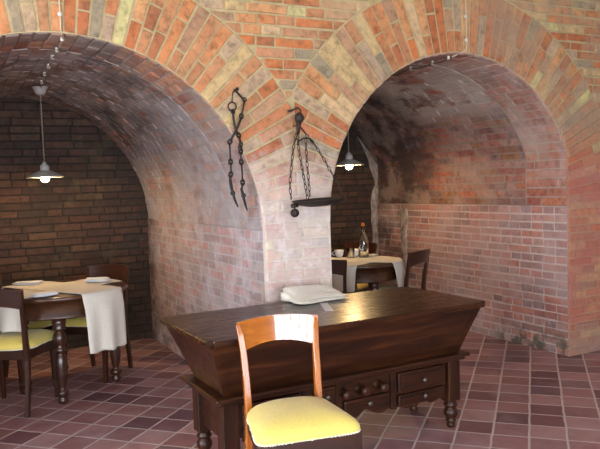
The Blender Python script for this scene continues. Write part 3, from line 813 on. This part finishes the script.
# ------------------------------------------------------------------ lamps and wiring
def lamp(label, x, y, zc, zb):
    """zc underside of the vault, zb lower rim of the shade"""
    t = thing('pendant_lamp', label, 'lamp', (x, y, 0), 0, 'enamel pendant lamps')
    m = MB(); m.lathe([(.058, zc), (.06, zc - .008), (.05, zc - .014), (.046, zc - .03), (.036, zc - .05), (.018, zc - .062), (.006, zc - .064)], seg=24); m.build('canopy', ENAMEL, t)
    m = MB(); L = []
    for i in range(60):
        k = i / 59; L.append((.003 * math.cos(60 * k * 2), .003 * math.sin(60 * k * 2), zc - .06 + (zb + .115 - zc + .06) * k))
    m.tube(L, .004, 6); m.build('cord', CORD, t)
    m = MB(); m.lathe([(.006, zb + .125), (.012, zb + .118), (.02, zb + .105), (.034, zb + .092), (.036, zb + .07), (.034, zb + .048)], seg=24); m.build('socket_cap', ENAMEL, t)
    m = MB(); m.lathe([(.034, zb + .05), (.05, zb + .046), (.085, zb + .03), (.118, zb + .012), (.138, zb), (.141, zb - .002), (.142, zb + .002), (.139, zb + .005), (.12, zb + .017), (.087, zb + .035), (.05, zb + .052), (.03, zb + .056)], seg=48); sh = m.build('lamp_shade', ENAMEL, t)
    m = MB(); m.lathe([(.012, zb + .05), (.014, zb + .03), (.03, zb + .008), (.034, zb - .008), (.03, zb - .024), (.018, zb - .035), (.001, zb - .038)], seg=20); m.build('bulb', BULB, t)
lamp('grey enamel pendant lamp with lit bulb hanging in the left vault', .69, 5.73, 2.283, 1.575)
lamp('lit enamel pendant lamp hanging in the right vault just beside the pier', 3.345, 5.47, 2.33, 1.61)
def cable(label, clips, conduit, mat, zoff):
    t = thing('electric_cable', label, 'cable', (0, 0, 0), 0, 'surface cables on the vaults')
    P = []
    for a, b in zip(clips, clips[1:]):
        for i in range(12): k = i / 12; P.append((a[0] + (b[0] - a[0]) * k + .003 * math.sin(i * 1.5), a[1] + (b[1] - a[1]) * k, a[2] + (b[2] - a[2]) * k - .012 - .012 * math.sin(PI * k)))
    P.append((clips[-1][0], clips[-1][1], clips[-1][2] - .012))
    m = MB(); m.tube(P, .004, 6); m.build('twisted_cord', mat, t)
    for c in clips[:-1]:
        m = MB(); m.lathe([(.011, 0), (.012, -.006), (.007, -.012), (.012, -.018), (.008, -.026), (.001, -.027)], (c[0], c[1], c[2] + .004), 12); m.build('insulator', PORC, t)
    if conduit:
        x0, z0, x1, z1 = conduit; m = MB()
        m.tube([(x0, YF - .02, z0), (x0 + (x1 - x0) * .5, YF - .02, (z0 + z1) / 2), (x1, YF - .02, z1 + .05), (x1, YF - .014, z1 + .015), (clips[0][0], YF + .04, clips[0][2] - .012)], .0045, 8); m.build('riser', CONDUIT, t)
        for k in (.35, .8):
            m = MB(); z = z1 + (3.0 - z1) * (0.13 if k > .5 else .38); m.lathe([(.012, 0), (.014, .008), (.008, .013), (.001, .015)], seg=12, M=Matrix.Translation((x1 + (x0 - x1) * (z - z1) / (z0 - z1), YF - .012, z)) @ Matrix.Rotation(PI / 2, 4, 'X')); m.build('clamp', PORC, t)
cable('cable on white insulators along the crown of the left vault', [(.594, 3.88, 2.285), (.608, 4.178, 2.283), (.619, 4.456, 2.292), (.635, 4.769, 2.29), (.648, 5.086, 2.289), (.668, 5.44, 2.288), (.685, 5.665, 2.286)], (.575, 3.48, .578, 2.295), CORD, 0)
cable('cable on white insulators across the crown of the right vault', [(3.245, 3.90, 2.328), (3.275, 4.12, 2.332), (3.305, 4.43, 2.344), (3.325, 4.8, 2.342), (3.335, 5.1, 2.342), (3.343, 5.405, 2.342)], (3.318, 3.48, 3.33, 2.345), CORD_D, 0)

# ------------------------------------------------------------------ iron hanging on the pier
YC = 3.785
def poly3(pts, y): return [(x, y, z) for x, z in pts]
t = thing('iron_chain', 'rusty iron chain of long jointed bars hanging from a nail on the left arch', 'chain', (0, 0, 0))
def part(name, fn):
    m = MB(); fn(m); return m.build(name, IRON, t)
part('nail', lambda m: (m.tube([(1.548, 3.83, 2.024), (1.546, 3.76, 2.022)], .006, 6), m.tube([(1.546, 3.76, 2.022), (1.546, 3.757, 2.022)], .011, 8)))
part('hook_bar', lambda m: m.tube(poly3([(1.536, 2.012), (1.548, 2.014), (1.596, 1.965)], YC), .0065, 8))
part('ring', lambda m: m.torus((1.52, YC, 1.922), .025, .0045, (0, 1, .15), 20))
part('link', lambda m: m.tube(poly3([(1.53, 2.012), (1.524, 1.98), (1.521, 1.947)], YC), .0035, 6))
def barlink(pts, y, r=.0065):
    def fn(m):
        m.tube(poly3(pts, y), r, 8)
        for (x, z) in (pts[0], pts[-1]): m.torus((x, y, z), .012, .004, (0, 1, 0), 12)
    part('link', fn)
barlink([(1.524, 1.893), (1.526, 1.85), (1.533, 1.80), (1.552, 1.757)], YC, .007)
barlink([(1.555, 1.75), (1.562, 1.715), (1.561, 1.68)], YC, .008)
barlink([(1.596, 1.962), (1.585, 1.915), (1.572, 1.868)], YC - .012, .006)
barlink([(1.570, 1.862), (1.552, 1.815), (1.525, 1.77), (1.494, 1.718)], YC - .014, .0075)
barlink([(1.494, 1.712), (1.4955, 1.655), (1.496, 1.602)], YC, .0055)
barlink([(1.496, 1.592), (1.4965, 1.56), (1.496, 1.527)], YC, .0055)
barlink([(1.492, 1.517), (1.488, 1.485), (1.492, 1.45), (1.502, 1.412)], YC, .008)
barlink([(1.563, 1.70), (1.5625, 1.68), (1.562, 1.662)], YC - .006, .005)
barlink([(1.562, 1.652), (1.563, 1.625), (1.564, 1.60)], YC, .005)
barlink([(1.564, 1.59), (1.567, 1.53), (1.567, 1.478)], YC, .0055)
barlink([(1.567, 1.468), (1.56, 1.435), (1.570, 1.395)], YC, .007)
part('prong', lambda m: m.tube(poly3([(1.488, 1.49), (1.494, 1.43), (1.508, 1.375), (1.528, 1.328)], YC - .01), [.008, .009, .008, .004], 8))
part('prong', lambda m: m.tube(poly3([(1.552, 1.44), (1.562, 1.395), (1.574, 1.345), (1.586, 1.304)], YC - .01), [.008, .009, .008, .004], 8))

t = thing('hanging_scale', 'old iron hanging scale with chains, pan and ball weight on the pier', 'scale', (0, 0, 0))
part('hook', lambda m: m.tube([(1.90, 3.83, 1.905), (1.905, 3.77, 1.903), (1.918, 3.76, 1.912), (1.94, 3.755, 1.92), (1.956, 3.75, 1.905), (1.955, 3.745, 1.88)], .006, 8))
def hub(m):
    m.lathe([(.004, -.03), (.024, -.022), (.03, 0), (.024, .022), (.008, .034)], (1.938, 3.735, 1.855), 14)
    m.tube([(1.934, 3.735, 1.84), (1.93, 3.735, 1.80), (1.925, 3.735, 1.755)], [.018, .014, .010], 8)
    m.tube([(1.932, 3.735, 1.81), (1.895, 3.735, 1.806)], [.006, .004], 6)
    m.tube([(1.932, 3.735, 1.81), (1.954, 3.73, 1.785), (1.982, 3.73, 1.752)], .005, 6)
    m.torus((1.985, 3.73, 1.745), .01, .003)
part('beam_head', hub)
def chain(pts, pitch=.034):
    def fn(m):
        P = [Vector(p) for p in pts]; L = [0]
        for a, b in zip(P, P[1:]): L.append(L[-1] + (b - a).length)
        n = max(2, int(L[-1] / pitch)); step = L[-1] / n
        def at(s):
            s = min(max(s, 0), L[-1])
            for i in range(len(P) - 1):
                if s <= L[i + 1] + 1e-9: return P[i].lerp(P[i + 1], (s - L[i]) / max(1e-9, L[i + 1] - L[i]))
            return P[-1]
        for i in range(n):
            a, b = at(i * step - .004), at((i + 1) * step + .004); c = (a + b) / 2; d = (b - a).normalized(); h = (b - a).length / 2
            side = d.cross(Vector((0, 1, 0))).normalized() if i % 2 == 0 else d.cross(d.cross(Vector((0, 1, 0)))).normalized()
            w = .0075
            pt = [c + d * (h * math.cos(q)) * (1) + side * (w * math.sin(q)) for q in [2 * PI * k / 12 for k in range(12)]]
            m.tube(pt, .0025, 5, True, True)
    part('chain', fn)
PC = Vector((2.0, 3.635, 1.352)); PRD = .165; tilt = math.radians(3.0)
chain([(1.915, 3.735, 1.762), (1.88, 3.72, 1.663), (1.855, 3.70, 1.56), (1.834, 3.69, 1.45), (1.83, 3.67, 1.36)])
chain([(1.918, 3.73, 1.755), (1.91, 3.70, 1.654), (1.897, 3.65, 1.57), (1.878, 3.58, 1.46), (1.873, 3.535, 1.352)])
chain([(1.975, 3.73, 1.735), (1.975, 3.73, 1.66), (1.98, 3.735, 1.58), (1.99, 3.74, 1.48), (2.0, 3.75, 1.37)])
chain([(1.998, 3.72, 1.728), (2.02, 3.71, 1.698), (2.05, 3.69, 1.64), (2.10, 3.66, 1.53), (2.15, 3.63, 1.42), (2.162, 3.62, 1.368)])
part('carrier', lambda m: m.tube([(1.905, 3.715, 1.69), (1.918, 3.715, 1.712), (1.95, 3.715, 1.73), (1.996, 3.715, 1.73), (2.015, 3.715, 1.705)], .005, 8))
def pan(m):
    M = Matrix.Translation(PC) @ Matrix.Rotation(-tilt, 4, 'Y')
    m.lathe([(.001, -.04), (.07, -.037), (.12, -.026), (.155, -.008), (PRD, 0), (PRD + .002, .004), (PRD - .004, .004), (.15, -.005), (.115, -.02), (.06, -.03), (.001, -.033)], seg=40, M=M, cap=False)
part('pan', pan)
part('ball_weight', lambda m: (m.sphere((1.846, 3.66, 1.279), .027), m.tube([(1.846, 3.66, 1.30), (1.846, 3.66, 1.335)], .006, 8), m.tube([(1.826, 3.66, 1.322), (1.868, 3.66, 1.326)], .013, 8)))

# ------------------------------------------------------------------ colour management
sc.view_settings.view_transform = 'Standard'; sc.view_settings.look = 'None'
sc.view_settings.exposure = 0.18; sc.view_settings.gamma = 1.0
sc.view_settings.use_curve_mapping = False
